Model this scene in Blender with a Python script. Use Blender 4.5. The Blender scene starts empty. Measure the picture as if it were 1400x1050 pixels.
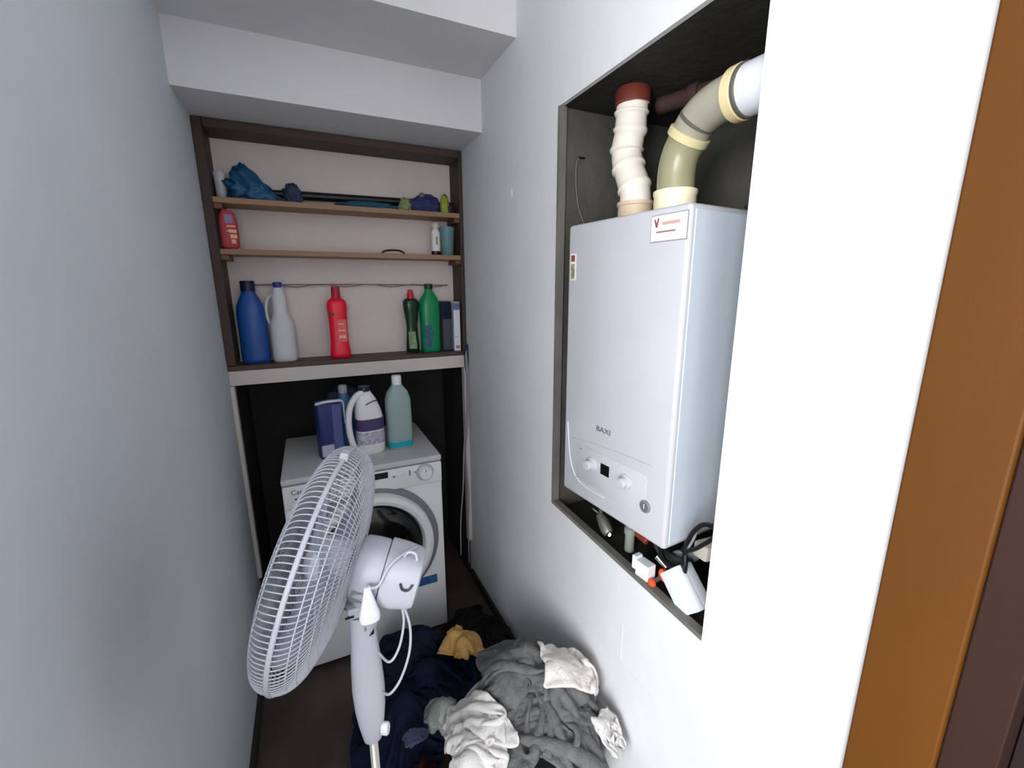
import bpy, bmesh, math, random
import numpy as np
from mathutils import Vector, Matrix, noise

# ------------------------------------------------------------------ camera
sc = bpy.context.scene
C = sc.collection
cd = bpy.data.cameras.new('camera')
cam = bpy.data.objects.new('camera', cd); C.objects.link(cam)
cd.sensor_width = 36.0; cd.lens = 591.40 / 1400 * 36.0
cd.clip_start = 0.02
yw, pt, rl = map(math.radians, (24.972, 12.547, -0.237))
F = Vector((math.sin(yw)*math.cos(pt), math.cos(yw)*math.cos(pt), -math.sin(pt)))
R0 = Vector((math.cos(yw), -math.sin(yw), 0)); U0 = R0.cross(F)
R = R0*math.cos(rl) + U0*math.sin(rl); U = -R0*math.sin(rl) + U0*math.cos(rl)
m3 = Matrix((R, U, -F)).transposed()
cam.matrix_world = Matrix.Translation((0, 0, 1.534)) @ m3.to_4x4()
sc.camera = cam

# ------------------------------------------------------------------ light, world, exposure
sc.view_settings.view_transform = 'Standard'; sc.view_settings.look = 'None'
sc.view_settings.exposure = 0.0; sc.view_settings.gamma = 1.0
sc.view_settings.use_curve_mapping = False
w = bpy.data.worlds.new('world'); sc.world = w; w.use_nodes = True
w.node_tree.nodes['Background'].inputs[0].default_value = (0.90, 0.94, 1.0, 1)
w.node_tree.nodes['Background'].inputs[1].default_value = 1.10

def area(name, loc, target, sx, sy, power, col):
    l = bpy.data.lights.new(name, 'AREA'); l.shape = 'RECTANGLE'; l.size = sx; l.size_y = sy
    l.energy = power; l.color = col
    o = bpy.data.objects.new(name, l); C.objects.link(o); o.location = loc
    o.rotation_euler = (Vector(target) - Vector(loc)).to_track_quat('-Z', 'Y').to_euler()
    return o
area('window_daylight', (-1.70, -0.88, 1.50), (0.68, 0.65, 1.40), 1.25, 1.5, 112, (0.96, 0.98, 1.0))
area('hall_fill', (-0.75, -2.05, 1.60), (0.30, 1.20, 1.30), 1.3, 1.6, 26, (0.96, 0.98, 1.0))  # broad soft fill added behind the camera for ambient light

# ------------------------------------------------------------------ materials
MATS = {}
def lin(c):
    return tuple(((v/255)/12.92 if v/255 <= .04045 else ((v/255+.055)/1.055)**2.4) for v in c)
def mat(name, rgb, rough=.5, metal=0, var=0, scale=8, bump=0, bscale=40, trans=0, coat=0, stretch=None, ior=1.45, alpha=1, spec=.5):
    if name in MATS: return MATS[name]
    m = bpy.data.materials.new(name); m.use_nodes = True
    nt = m.node_tree; b = nt.nodes['Principled BSDF']
    c = lin(rgb); b.inputs['Base Color'].default_value = (*c, 1)
    b.inputs['Roughness'].default_value = rough; b.inputs['Metallic'].default_value = metal
    b.inputs['Transmission Weight'].default_value = trans; b.inputs['Coat Weight'].default_value = coat
    b.inputs['IOR'].default_value = ior; b.inputs['Alpha'].default_value = alpha
    b.inputs['Specular IOR Level'].default_value = spec
    tc = nt.nodes.new('ShaderNodeTexCoord'); mp = nt.nodes.new('ShaderNodeMapping')
    nt.links.new(tc.outputs['Object'], mp.inputs[0])
    if stretch: mp.inputs['Scale'].default_value = stretch
    n = nt.nodes.new('ShaderNodeTexNoise'); n.inputs['Scale'].default_value = scale; n.inputs['Detail'].default_value = 6
    nt.links.new(mp.outputs[0], n.inputs['Vector'])
    v = max(var, .03)
    r = nt.nodes.new('ShaderNodeValToRGB')
    r.color_ramp.elements[0].position = .3; r.color_ramp.elements[1].position = .7
    r.color_ramp.elements[0].color = (*[x*(1-v) for x in c], 1)
    r.color_ramp.elements[1].color = (*[min(1, x*(1+v)) for x in c], 1)
    nt.links.new(n.outputs[0], r.inputs[0]); nt.links.new(r.outputs[0], b.inputs['Base Color'])
    if bump:
        n2 = nt.nodes.new('ShaderNodeTexNoise'); n2.inputs['Scale'].default_value = bscale; n2.inputs['Detail'].default_value = 5
        nt.links.new(mp.outputs[0], n2.inputs['Vector'])
        bp = nt.nodes.new('ShaderNodeBump'); bp.inputs['Strength'].default_value = bump; bp.inputs['Distance'].default_value = .01
        nt.links.new(n2.outputs[0], bp.inputs['Height']); nt.links.new(bp.outputs[0], b.inputs['Normal'])
    MATS[name] = m
    return m
plaster = mat('white_plaster', (214, 214, 216), .85, var=.03, scale=3, bump=.25, bscale=14)
plaster_l = mat('blue_white_plaster', (205, 213, 218), .85, var=.03, scale=3, bump=.25, bscale=14)
plaster_b = mat('old_plaster', (218, 205, 201), .9, var=.06, scale=4, bump=.3, bscale=20)
ceilm = mat('ceiling_paint', (216, 214, 214), .9, var=.03, scale=3, bump=.15, bscale=20)
tile = mat('brown_floor', (74, 63, 58), .45, var=.25, scale=6, bump=.1)
cement = mat('dark_cement', (78, 76, 68), .9, var=.3, scale=5, bump=.5, bscale=25)
cement_darker = mat('darker_cement', (40, 38, 32), .95, var=.4, scale=5, bump=.5, bscale=25)  # darker cement tone for the niche ceiling and floor
darkwood = mat('dark_wood', (66, 50, 45), .6, var=.3, scale=5, stretch=(1, 1, .15), bump=.2)
darkwood_h = mat('dark_wood_rail', (72, 54, 49), .6, var=.3, scale=5, stretch=(.15, 1, 1), bump=.2)
lining = mat('recess_shade_and_trim', (40, 36, 36), .8, var=.3, scale=5)  # unlit recess shade put into the colour; also dark baseboards and door trim
board = mat('shelf_board_wood', (150, 118, 90), .6, var=.15, scale=6, stretch=(.15, 1, 1))
ledgew = mat('ledge_board_wood', (78, 58, 52), .55, var=.35, scale=5, stretch=(.2, 1, 1))
whitepaint = mat('white_paint', (205, 196, 192), .6, var=.05)
orange = mat('honey_wood', (92, 54, 12), .6, spec=.25, var=.12, scale=5, stretch=(1, 1, .25), bump=.05)
brown = mat('brown_wood', (46, 28, 23), .6, spec=.25, var=.2, scale=5, stretch=(1, 1, .2))
doorm = mat('dark_door_wood', (26, 17, 15), .5, var=.3, scale=5, stretch=(1, 1, .15))
enamel = mat('white_enamel', (184, 184, 189), .25, coat=.3)
washm = mat('washer_enamel', (226, 226, 226), .35)
greyp = mat('grey_plastic', (128, 126, 130), .4)
blackg = mat('black_glass', (8, 8, 9), .12)
blackp = mat('black_plastic', (14, 14, 15), .4)
whitep = mat('white_plastic', (226, 228, 234), .35)
fanw = mat('fan_white_plastic', (184, 186, 196), .4)
bladem = mat('fan_blade_plastic', (226, 232, 244), .35)
chrome = mat('chrome', (190, 190, 190), .2, metal=1)

# ------------------------------------------------------------------ helpers
def link(name, me, parent=None, m=None, smooth=False):
    o = bpy.data.objects.new(name, me); C.objects.link(o)
    if m is not None:
        me.materials.clear(); me.materials.append(m)
    if smooth:
        for p in me.polygons: p.use_smooth = True
    if parent is not None: o.parent = parent
    return o
def obj(name, bm, m, parent=None, smooth=False, auto=None):
    bmesh.ops.recalc_face_normals(bm, faces=bm.faces[:])
    me = bpy.data.meshes.new(name); bm.to_mesh(me); bm.free()
    o = link(name, me, parent, m, smooth)
    if auto is not None:
        for p in me.polygons: p.use_smooth = True
        bm2 = bmesh.new(); bm2.from_mesh(me)
        for e in bm2.edges:
            if len(e.link_faces) == 2 and e.calc_face_angle(0) > math.radians(auto): e.smooth = False
        bm2.to_mesh(me); bm2.free()
    return o
def tag(o, label, cat, group=None, kind=None):
    o['label'] = label; o['category'] = cat
    if group: o['group'] = group
    if kind: o['kind'] = kind
    return o
def thing(name, label, cat, loc=(0, 0, 0), rotz=0, group=None):
    o = bpy.data.objects.new(name, None); C.objects.link(o); o.empty_display_size = .05
    o.location = loc; o.rotation_euler = (0, 0, rotz)
    return tag(o, label, cat, group)
def struct(name, bm, m):
    o = obj(name, bm, m); o['kind'] = 'structure'; return o
def box(bm, x0, x1, y0, y1, z0, z1, bev=0, seg=2, M=None):
    t = bmesh.new()
    vs = [t.verts.new((x, y, z)) for x in (x0, x1) for y in (y0, y1) for z in (z0, z1)]
    for f in ((0, 1, 3, 2), (4, 6, 7, 5), (0, 4, 5, 1), (2, 3, 7, 6), (0, 2, 6, 4), (1, 5, 7, 3)):
        t.faces.new([vs[i] for i in f])
    bmesh.ops.recalc_face_normals(t, faces=t.faces[:])
    if bev: bmesh.ops.bevel(t, geom=t.edges[:], offset=bev, segments=seg, affect='EDGES', profile=.5)
    if M is not None: t.transform(M)
    merge(bm, t); return bm
def merge(bm, t):
    me = bpy.data.meshes.new('tmp'); t.to_mesh(me); t.free(); bm.from_mesh(me); bpy.data.meshes.remove(me)
def nb(): return bmesh.new()
def bx(*a, **k): return box(nb(), *a, **k)
def lathe(bm, prof, seg=32, sx=1, sy=1, ex=2, M=None, cap=True, off=None):
    """prof: (r, z) rings; ex>2 squares the section; off(z)->(dx,dy)"""
    t = bmesh.new(); rings = []
    for r, z in prof:
        ring = []
        for i in range(seg):
            a = 2*math.pi*i/seg; c, s = math.cos(a), math.sin(a)
            k = (abs(c)**ex + abs(s)**ex)**(-1/ex)
            dx, dy = off(z) if off else (0, 0)
            ring.append(t.verts.new((r*k*c*sx+dx, r*k*s*sy+dy, z)))
        rings.append(ring)
    for a, b in zip(rings, rings[1:]):
        for i in range(seg):
            t.faces.new((a[i], a[(i+1) % seg], b[(i+1) % seg], b[i]))
    if cap:
        t.faces.new(rings[0][::-1]); t.faces.new(rings[-1])
    if M is not None: t.transform(M)
    merge(bm, t); return bm
def smoothpath(pts, n=8):
    P = [Vector(p) for p in pts]
    if len(P) < 3 or n < 2: return P
    out = []
    for i in range(len(P)-1):
        p0 = P[max(i-1, 0)]; p1 = P[i]; p2 = P[i+1]; p3 = P[min(i+2, len(P)-1)]
        for k in range(n):
            t = k/n
            out.append(.5*((2*p1)+(p2-p0)*t+(2*p0-5*p1+4*p2-p3)*t*t+(-p0+3*p1-3*p2+p3)*t**3))
    out.append(P[-1]); return out
def tube(bm, pts, r, seg=10, n=8, closed=False, cap=True, M=None, flat=1):
    P = smoothpath(pts, n) if not closed else [Vector(p) for p in pts]
    t = bmesh.new(); rings = []
    N = len(P); up = None
    for i, p in enumerate(P):
        if closed: d = (P[(i+1) % N]-P[i-1]).normalized()
        else: d = (P[min(i+1, N-1)]-P[max(i-1, 0)]).normalized()
        if up is None:
            up = d.orthogonal().normalized()
        up = (up - d*up.dot(d))
        up = up.normalized() if up.length > 1e-6 else d.orthogonal().normalized()
        s = d.cross(up); rr = r(i/(N-1)) if callable(r) else r
        rings.append([t.verts.new(p + up*(rr*math.cos(2*math.pi*k/seg)) + s*(rr*flat*math.sin(2*math.pi*k/seg))) for k in range(seg)])
    pr = list(zip(rings, rings[1:])) + ([(rings[-1], rings[0])] if closed else [])
    for a, b in pr:
        for i in range(seg): t.faces.new((a[i], a[(i+1) % seg], b[(i+1) % seg], b[i]))
    if cap and not closed:
        t.faces.new(rings[0][::-1]); t.faces.new(rings[-1])
    if M is not None: t.transform(M)
    merge(bm, t); return bm
def prism(bm, poly, h, M=None, bev=0):
    t = bmesh.new()
    a = [t.verts.new((x, y, 0)) for x, y in poly]; b = [t.verts.new((x, y, h)) for x, y in poly]
    n = len(poly); t.faces.new(a[::-1]); t.faces.new(b)
    for i in range(n): t.faces.new((a[i], a[(i+1) % n], b[(i+1) % n], b[i]))
    if bev: bmesh.ops.bevel(t, geom=t.edges[:], offset=bev, segments=2, affect='EDGES', profile=.5)
    if M is not None: t.transform(M)
    merge(bm, t); return bm
def frame(o, x, y, z):
    """matrix with axes x,y,z (columns) at o"""
    M = Matrix((Vector(x), Vector(y), Vector(z))).transposed().to_4x4(); M.translation = Vector(o); return M
def T(x, y, z): return Matrix.Translation((x, y, z))
def text(s, size, M, m, parent, name='lettering', depth=.0004, sx=1):
    cu = bpy.data.curves.new('t', 'FONT'); cu.body = s; cu.size = size; cu.extrude = depth
    cu.align_x = 'CENTER'; cu.align_y = 'CENTER'
    o = bpy.data.objects.new('t', cu); C.objects.link(o)
    dg = bpy.context.evaluated_depsgraph_get()
    me = bpy.data.meshes.new_from_object(o.evaluated_get(dg)); bpy.data.objects.remove(o)
    me.transform(M @ Matrix.Diagonal((sx, 1, 1, 1)))
    return link(name, me, parent, m)

LX, RX = -0.307, 0.682        # wall planes
FY = 1.978                    # front plane of the shelf frame

# ------------------------------------------------------------------ setting
struct('floor', bx(LX-2.2, 1.9, -2.2, 2.6, -.08, 0), tile)
struct('wall_left', bx(LX-.10, LX, .30, 2.5, 0, 2.9), plaster_l)
# right wall with a boiler niche and a doorway
NY0, NY1, NZ0, NZ1 = .529, 1.150, .815, 2.022
b = nb()
TH = .012
box(b, RX, RX+TH, NY1, 2.5, 0, 2.9)
box(b, RX, RX+TH, NY0, NY1, NZ1, 2.9)
# below the niche: the sill falls very slightly towards the door
t = nb(); vs = [t.verts.new(v) for v in ((RX, NY0, 0), (RX+TH, NY0, 0), (RX+TH, NY1, 0), (RX, NY1, 0), (RX, NY0, .811), (RX+TH, NY0, .811), (RX+TH, NY1, .830), (RX, NY1, .830))]
for f in ((0, 1, 2, 3), (4, 5, 6, 7), (0, 1, 5, 4), (1, 2, 6, 5), (2, 3, 7, 6), (3, 0, 4, 7)): t.faces.new([vs[i] for i in f])
merge(b, t)
box(b, RX, RX+.10, .166, NY0, 0, 2.9)
box(b, RX, RX+.10, -.72, .166, 2.12, 2.9)
box(b, RX, RX+.10, -2.2, -.72, 0, 2.9)
bmesh.ops.remove_doubles(b, verts=b.verts[:], dist=1e-5)
struct('wall_right', b, plaster)
# dark unplastered niche shell
NX = RX+.40
b = nb()
box(b, RX+TH+.0005, NX+.05, NY1, NY1+.04, NZ0-.05, NZ1+.05)
box(b, RX+.10, NX+.05, NY0-.04, NY0, NZ0-.05, NZ1+.05)
box(b, NX, NX+.05, NY0, NY1, NZ0-.05, NZ1+.05)
struct('wall_niche', b, cement)
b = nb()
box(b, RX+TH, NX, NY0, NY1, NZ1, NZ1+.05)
struct('ceiling_niche', b, cement_darker)
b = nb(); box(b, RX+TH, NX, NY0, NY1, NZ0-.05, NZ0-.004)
struct('floor_niche', b, cement_darker)
# thin frame lining the cut-out
b = nb()
box(b, RX-.003, RX+.020, NY1-.010, NY1-.0002, .8435, NZ1-.0005)
struct('trim_1', b, mat('weathered_grey_metal', (112, 109, 104), .6, var=.2, metal=.1))
b = nb()
t = nb(); vs = [t.verts.new(v) for v in ((RX-.003, NY0, .812), (RX+.018, NY0, .812), (RX+.018, NY1, .831), (RX-.003, NY1, .831), (RX-.003, NY0, .824), (RX+.018, NY0, .824), (RX+.018, NY1, .843), (RX-.003, NY1, .843))]
for f in ((3, 2, 1, 0), (4, 5, 6, 7), (0, 1, 5, 4), (1, 2, 6, 5), (2, 3, 7, 6), (3, 0, 4, 7)): t.faces.new([vs[i] for i in f])
merge(b, t)
struct('trim_2', b, MATS['weathered_grey_metal'])
# stepped underside of the stair above
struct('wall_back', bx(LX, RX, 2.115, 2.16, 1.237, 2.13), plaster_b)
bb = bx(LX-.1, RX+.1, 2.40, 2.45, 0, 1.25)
struct('wall_back_lower', bb, lining)  # near-black colour stands in for the shade behind the washer
b = nb()
prof = [(2.5, 2.125), (1.734, 2.125), (1.734, 2.308), (1.422, 2.308), (1.422, 2.545), (1.10, 2.545), (1.10, 2.80), (-2.2, 2.80), (-2.2, 2.9), (2.5, 2.9)]
Mx = Matrix(((0, 0, 1, 0), (1, 0, 0, 0), (0, 1, 0, 0), (0, 0, 0, 1)))
prism(b, prof, RX-LX, M=T(LX, 0, 0) @ Mx)
struct('ceiling', b, ceilm)
struct('ceiling_hall', bx(LX-2.2, LX, -2.2, .30, 2.80, 2.9), ceilm)
struct('baseboard_left', bx(LX, LX+.014, .32, FY, 0, .05), lining)
struct('baseboard_right', bx(RX-.012, RX, .26, FY, 0, .045), lining)
# door casing, jamb and leaf
struct('trim_3', bx(RX-.004, RX+.0, .2565, .2585, 0, 2.2), lining)
struct('trim_4', bx(RX-.014, RX+.006, .166, .2563, 0, 2.22, bev=.003), orange)
struct('trim_5', bx(RX-.006, RX+.10, .119, .1655, 0, 2.115, bev=.002), brown)
b = bx(RX+.03, RX+.07, -.70, .117, .004, 2.11)
for z0, z1 in ((.15, .95), (1.1, 1.95)):
    box(b, RX+.022, RX+.032, -.58, -.02, z0, z1, bev=.004)
struct('door_1', b, doorm)

# small marks on the walls
b = nb(); box(b, RX-.0016, RX, 1.455, 1.468, 1.845, 1.87, bev=.0007)
box(b, RX-.0016, RX, 1.452, 1.458, 1.84, 1.848, bev=.0007)
struct('trim_6', b, mat('filler_white', (235, 235, 238), .8))

b = nb(); box(b, RX-.0012, RX, .770, .774, .545, .655, bev=.0005); box(b, RX-.0012, RX, .640, .770, .538, .541, bev=.0005)
struct('trim_7', b, plaster)
b = nb(); box(b, LX, LX+.0012, .905, .918, 2.245, 2.262, bev=.0005)
struct('trim_8', b, MATS['filler_white'])
# ------------------------------------------------------------------ built-in shelves
sh = thing('shelving_unit', 'dark wood alcove shelving with two light boards and a white-edged ledge', 'shelves', (.19, FY, 0))
def sp(name, bm, m, parent=None, **k):
    if parent is None:
        bm.transform(T(-.19, -FY, 0)); parent = sh
    else: bm.transform(T(-.19, -FY, 0))
    return obj(name, bm, m, parent, **k)
sp('side_board', bx(LX+.001, -.275, FY, 2.113, 1.239, 2.122, bev=.002), darkwood)
sp('side_board', bx(.664, RX-.001, FY, 2.113, 1.239, 2.122, bev=.002), darkwood)
sp('top_board', bx(-.274, .663, FY+.001, 2.113, 2.092, 2.121, bev=.002), darkwood_h)
for z in (1.862, 1.680):
    o = sp('shelf_board', bx(-.274, .663, FY-.002, 2.112, z-.020, z, bev=.0015), board)
    for x0, x1 in ((-.2745, -.248), (.640, .6635)):
        c_ = sp('cleat', bx(x0, x1, FY+.004, 2.10, z-.040, z-.0205, bev=.002), mat('cleat_wood', (104, 74, 54), .6, var=.2), parent=o)
sp('ledge_board', bx(LX+.001, RX-.001, FY, 2.113, 1.217, 1.237, bev=.003), ledgew)['label'] = 'dark board on the ledge'
sp('ledge', bx(LX+.001, RX-.001, FY+.003, 2.39, 1.158, 1.2165, bev=.002), whitepaint)['label'] = 'white painted ledge front'
sp('casing', bx(LX+.001, -.292, FY-.004, FY+.03, .30, 1.157), whitepaint)
sp('casing', bx(.662, RX-.001, FY-.004, FY+.03, .22, 1.157), whitepaint)
sp('side_panel', bx(LX+.001, LX+.012, FY+.031, 2.39, 0, 1.157), lining)  # both side panels carry the recess shade in their near-black colour
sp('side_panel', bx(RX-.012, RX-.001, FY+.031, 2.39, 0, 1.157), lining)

# rod with a wire twisted round it
rd = thing('wire_rod', 'thin grey rod with a twisted wire along the wall behind the bottles', 'rod', (.2, 2.10, 1.545))
b = nb(); tube(b, [(-.40, 0, .004), (0, 0, .006), (.43, 0, .002)], .0028, 8)
obj('rod', b, greyp, rd, smooth=True)
b = nb(); tube(b, [(-.39+i*.0545, .004*math.cos(i*2.2)-.001, .001+.006*math.sin(i*1.7)) for i in range(16)], .0016, 6)
obj('wire', b, mat('brown_wire', (105, 92, 90), .5), rd, smooth=True)
for x in (-.40, .43):
    b = nb(); tube(b, [(x, -.002, .003), (x, .016, .003)], .003, 8); obj('bracket', b, greyp, rd)

# ------------------------------------------------------------------ bottles on the ledge
LZ = 1.2372
def bottle(name, label, x, y, z, H, rw, rd_, prof, m, capm, cap_h, cap_r, ex=2.6, rot=0, group=None, capprof=None):
    t = thing(name, label, 'bottle', (x, y, z), rot, group or 'plastic bottles standing on the ledge')
    b = nb(); lathe(b, [(r, h*H) for r, h in prof], 36, sx=rw, sy=rd_, ex=ex)
    obj('body', b, m, t, smooth=False, auto=45)
    b = nb(); z0 = prof[-1][1]*H - .004
    cp = capprof or [(1, 0), (1, .92), (.9, 1)]
    lathe(b, [(cap_r*r, z0+h*cap_h) for r, h in cp], 24)
    obj('cap', b, capm, t, auto=40)
    return t
bluem = mat('blue_bottle_plastic', (22, 76, 150), .35)
navy = mat('navy_plastic', (14, 22, 52), .4)
bottle('detergent_bottle', 'blue plastic bottle with dark cap, leftmost on the ledge', -.208, 2.045, LZ, .29, .052, .042,
       [(.85, 0), (.97, .02), (1, .06), (.98, .45), (.98, .70), (.90, .80), (.66, .90), (.48, .97), (.46, 1)], bluem, navy, .042, .026)
whb = mat('milky_plastic', (205, 205, 208), .4)
t = bottle('bleach_bottle', 'white plastic bottle with blue cap and a side handle on the ledge', -.106, 2.045, LZ, .305, .046, .038,
       [(.9, 0), (1, .02), (1.02, .08), (1.0, .40), (.98, .52), (.72, .60), (.60, .66), (.58, .80), (.58, .87), (.48, .94), (.38, .965), (.38, 1)],
       whb, mat('blue_cap', (38, 52, 128), .4), .022, .0175)
t.location.x += .004
b = nb(); tube(b, [(-.012, 0, .276), (-.036, 0, .264), (-.049, 0, .235), (-.050, 0, .185), (-.042, 0, .155)], .0062, 10)
obj('handle', b, whb, t, smooth=True)
redm = mat('red_bottle_plastic', (236, 14, 54), .35)
t = bottle('cleaner_bottle', 'bright red plastic bottle with crimson cap in the middle of the ledge', .116, 2.045, LZ, .262, .041, .030,
       [(.93, 0), (1.02, .02), (1.04, .08), (.92, .25), (.90, .55), (.96, .72), (1.0, .82), (.98, .90), (.80, .95), (.50, .975), (.48, 1)],
       redm, mat('crimson_cap', (168, 26, 60), .4), .046, .0185, ex=3, capprof=[(1.05, 0), (1, .1), (.92, .95), (.85, 1)])
b = nb(); prism(b, [(-.008, .07), (.030, .07), (.031, .165), (-.006, .165)], .0012, M=frame((.0, -.0293, 0), (1, 0, 0), (0, 0, 1), (0, -1, 0)))
lb = obj('paper_label', b, mat('label_coral', (232, 96, 96), .5), t)
lw = mat('label_light', (246, 190, 180), .6)
b = nb()
for i, (x0, x1, z) in enumerate(((-.003, .026, .117), (-.002, .010, .086), (.013, .024, .086), (0, .02, .145))):
    b = nb(); box(b, x0, x1, -.0316, -.0304, z, z+(.012 if i in (1, 2) else .004))
    obj('print', b, lw, lb)
b = nb(); box(b, -.036, -.014, -.0302, -.0285, .185, .194, bev=.0005)
obj('black_mark', b, blackp, t)
dgm = mat('dark_green_plastic', (14, 62, 40), .15, trans=.35)
t = bottle('dish_soap_bottle', 'dark green translucent squeeze bottle with red cap on the ledge', .436, 2.045, LZ, .252, .036, .026,
       [(.72, 0), (.84, .02), (.86, .12), (.74, .32), (.70, .50), (.86, .70), (1.0, .86), (1.0, .94), (.78, .98), (.45, 1)],
       dgm, mat('red_cap', (196, 30, 66), .4), .042, .015, ex=2.4, capprof=[(1.1, 0), (1.05, .55), (.8, .7), (.75, 1)])
b = nb(); prism(b, [(-.020, .02), (.016, .02), (.010, .10), (-.022, .10)], .001, M=frame((0, -.0215, 0), (1, 0, 0), (0, 0, 1), (0, -1, 0)))
obj('paper_label', b, mat('label_green_white', (120, 150, 110), .5, var=.5, scale=60), t)
grm = mat('green_bottle_plastic', (6, 134, 82), .3)
t = bottle('floor_cleaner_bottle', 'bright green plastic bottle with dark green cap on the ledge', .521, 2.04, LZ, .296, .045, .034,
       [(.88, 0), (.98, .02), (1, .08), (.98, .35), (1.02, .60), (1.04, .77), (.88, .84), (.52, .93), (.40, .96), (.38, 1)],
       grm, mat('dark_green_cap', (10, 54, 34), .4), .024, .019, ex=3)
b = nb(); prism(b, [(-.036, .02), (-.006, .02), (.008, .09), (-.006, .13), (-.036, .125)], .001, M=frame((0, -.0335, 0), (1, 0, 0), (0, 0, 1), (0, -1, 0)))
obj('paper_label', b, mat('label_teal', (40, 90, 110), .5, var=.4, scale=60), t)
# cartons at the right end
t = thing('carton', 'grey carton with dark blue top leaning at the right end of the ledge', 'box', (.606, 2.06, LZ), .1)
obj('box', bx(-.022, .022, -.016, .03, 0, .235, bev=.002), mat('dark_grey_card', (74, 76, 88), .6), t)
obj('printed_band', bx(-.0223, .0223, -.0167, -.0150, .15, .232), navy, t)
t = thing('medicine_box', 'slim white box with blue top standing at the right end of the ledge', 'box', (.643, 2.01, LZ), -.12)
obj('box', bx(-.015, .015, -.012, .03, 0, .232, bev=.0015), mat('white_card', (222, 222, 232), .6), t)
obj('printed_top', bx(-.0153, .0153, -.0123, -.011, .195, .229), mat('blue_print', (80, 104, 140), .5, var=.6, scale=120), t)
b = nb(); box(b, -.012, .006, -.0124, -.0115, .066, .068); obj('print', b, greyp, t)
b = nb(); box(b, -.008, .012, -.0124, -.0115, .012, .026); obj('print', b, greyp, t)

# ------------------------------------------------------------------ things on the two boards
def blob(name, radii, m, seed, amp=.3, f=3.0, sub=4, flat=True, parent=None, M=None, shape=None):
    b = nb(); bmesh.ops.create_icosphere(b, subdivisions=sub, radius=1)
    off = Vector((seed*3.1, seed*1.7, seed*.9))
    for v in b.verts:
        p = v.co.copy()
        q = p*f + off
        wv = noise.noise_vector(q*.6)*.9
        rdg = 1-abs(noise.noise(q+wv))*2.4
        n2 = noise.noise(q*.5+off)
        s = 1 + amp*(rdg-.5)*.8 + amp*n2*.8
        p = p*s
        if flat and p.z < -.55: p.z = -.55 + (p.z+.55)*.08
        v.co = Vector((p.x*radii[0], p.y*radii[1], (p.z+.56)*radii[2]))
        if shape: v.co = shape(v.co)
        if v.co.z < .0006: v.co.z = .0006
    if M is not None: b.transform(M)
    return obj(name, b, m, parent, smooth=True)
S1, S2 = 1.8625, 1.6805
t = thing('plastic_tub', 'small white tub at the left end of the top board', 'tub', (-.252, 2.06, S1))
b = nb(); lathe(b, [(.014, 0), (.018, .006), (.020, .06), (.021, .085)], 24); obj('body', b, mat('dull_white_plastic', (196, 196, 204), .5), t, auto=40)
b = nb(); lathe(b, [(.0225, .083), (.0225, .096), (.021, .099)], 24); obj('lid', b, MATS['dull_white_plastic'], t, auto=40)
clb = mat('blue_bag', (28, 84, 122), .5, var=.2, scale=20)
o = blob('blue_plastic_bag', (.088, .042, .075), clb, 3, .45, 2.4, shape=lambda v: Vector((v.x, v.y, v.z*(1.0-.55*max(0, (v.x+.03)/.09)) if v.x > -.03 else v.z)))
o.location = (-.140, 2.036, S1); tag(o, 'crumpled blue plastic bag sloping down beside the white tub on the top board', 'bag')
o = blob('slate_rag', (.032, .03, .05), mat('slate_cloth', (44, 62, 86), .8, var=.2, scale=30), 8, .5, 2.6)
o.location = (-.010, 2.045, S1); tag(o, 'small slate blue rag bunched on the top board', 'cloth')
# black folded umbrella / pole
t = thing('umbrella', 'long black folded umbrella lying along the top board', 'umbrella', (.0, 2.093, S1))
b = nb(); tube(b, [(-.10, 0, .046), (.02, .0, .045), (.30, 0, .048), (.60, 0, .052)], lambda u: .012+.005*min(1, u*3), 14)
obj('canopy', b, blackp, t, smooth=True)
b = nb(); tube(b, [(-.10, 0, .045), (-.15, 0, .046)], .008, 10); tube(b, [(-.145, 0, .046), (-.165, 0, .052), (-.175, 0, .060)], .010, 10)
obj('handle', b, blackp, t, smooth=True)
b = nb(); tube(b, [(.59, 0, .052), (.615, 0, .052)], .004, 8); obj('tip', b, chrome, t, smooth=True)
b = nb(); box(b, -.04, .012, -.012, .02, 0, .029, bev=.003); box(b, .50, .55, -.012, .02, 0, .022, bev=.003)
o = blob('teal_cloth', (.12, .035, .019), mat('teal_cloth_m', (30, 84, 108), .85, var=.2, scale=30), 5, .35, 2.6)
b.free()
o.location = (.275, 2.035, S1); tag(o, 'flat teal cloth lying in front of the black umbrella', 'cloth')
t = thing('spray_mop_head', 'dark blue bundled mop head with yellow green ends on the top board', 'mop head', (.512, 2.03, S1))
blob('pad', (.084, .035, .046), mat('indigo_cloth', (44, 50, 96), .8, var=.3, scale=30), 11, .3, 2.2, parent=t)
yg = mat('yellow_green_plastic', (150, 158, 52), .5)
blob('end_cap', (.026, .02, .034), mat('olive_plastic', (128, 140, 92), .5), 12, .25, 2, parent=t, M=T(-.085, -.016, 0))
blob('end_cap', (.020, .02, .050), yg, 13, .25, 2, parent=t, M=T(.092, -.018, 0))
blob('knob', (.014, .012, .016), mat('tan_plastic', (120, 104, 90), .5), 14, .1, 2, parent=t, M=T(-.006, -.005, .058))
o = blob('dark_pouch', (.028, .03, .034), mat('plum_black', (36, 26, 44), .6), 15, .25, 2)
o.location = (.630, 2.03, S1); tag(o, 'small plum black pouch at the right end of the top board', 'pouch')
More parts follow.
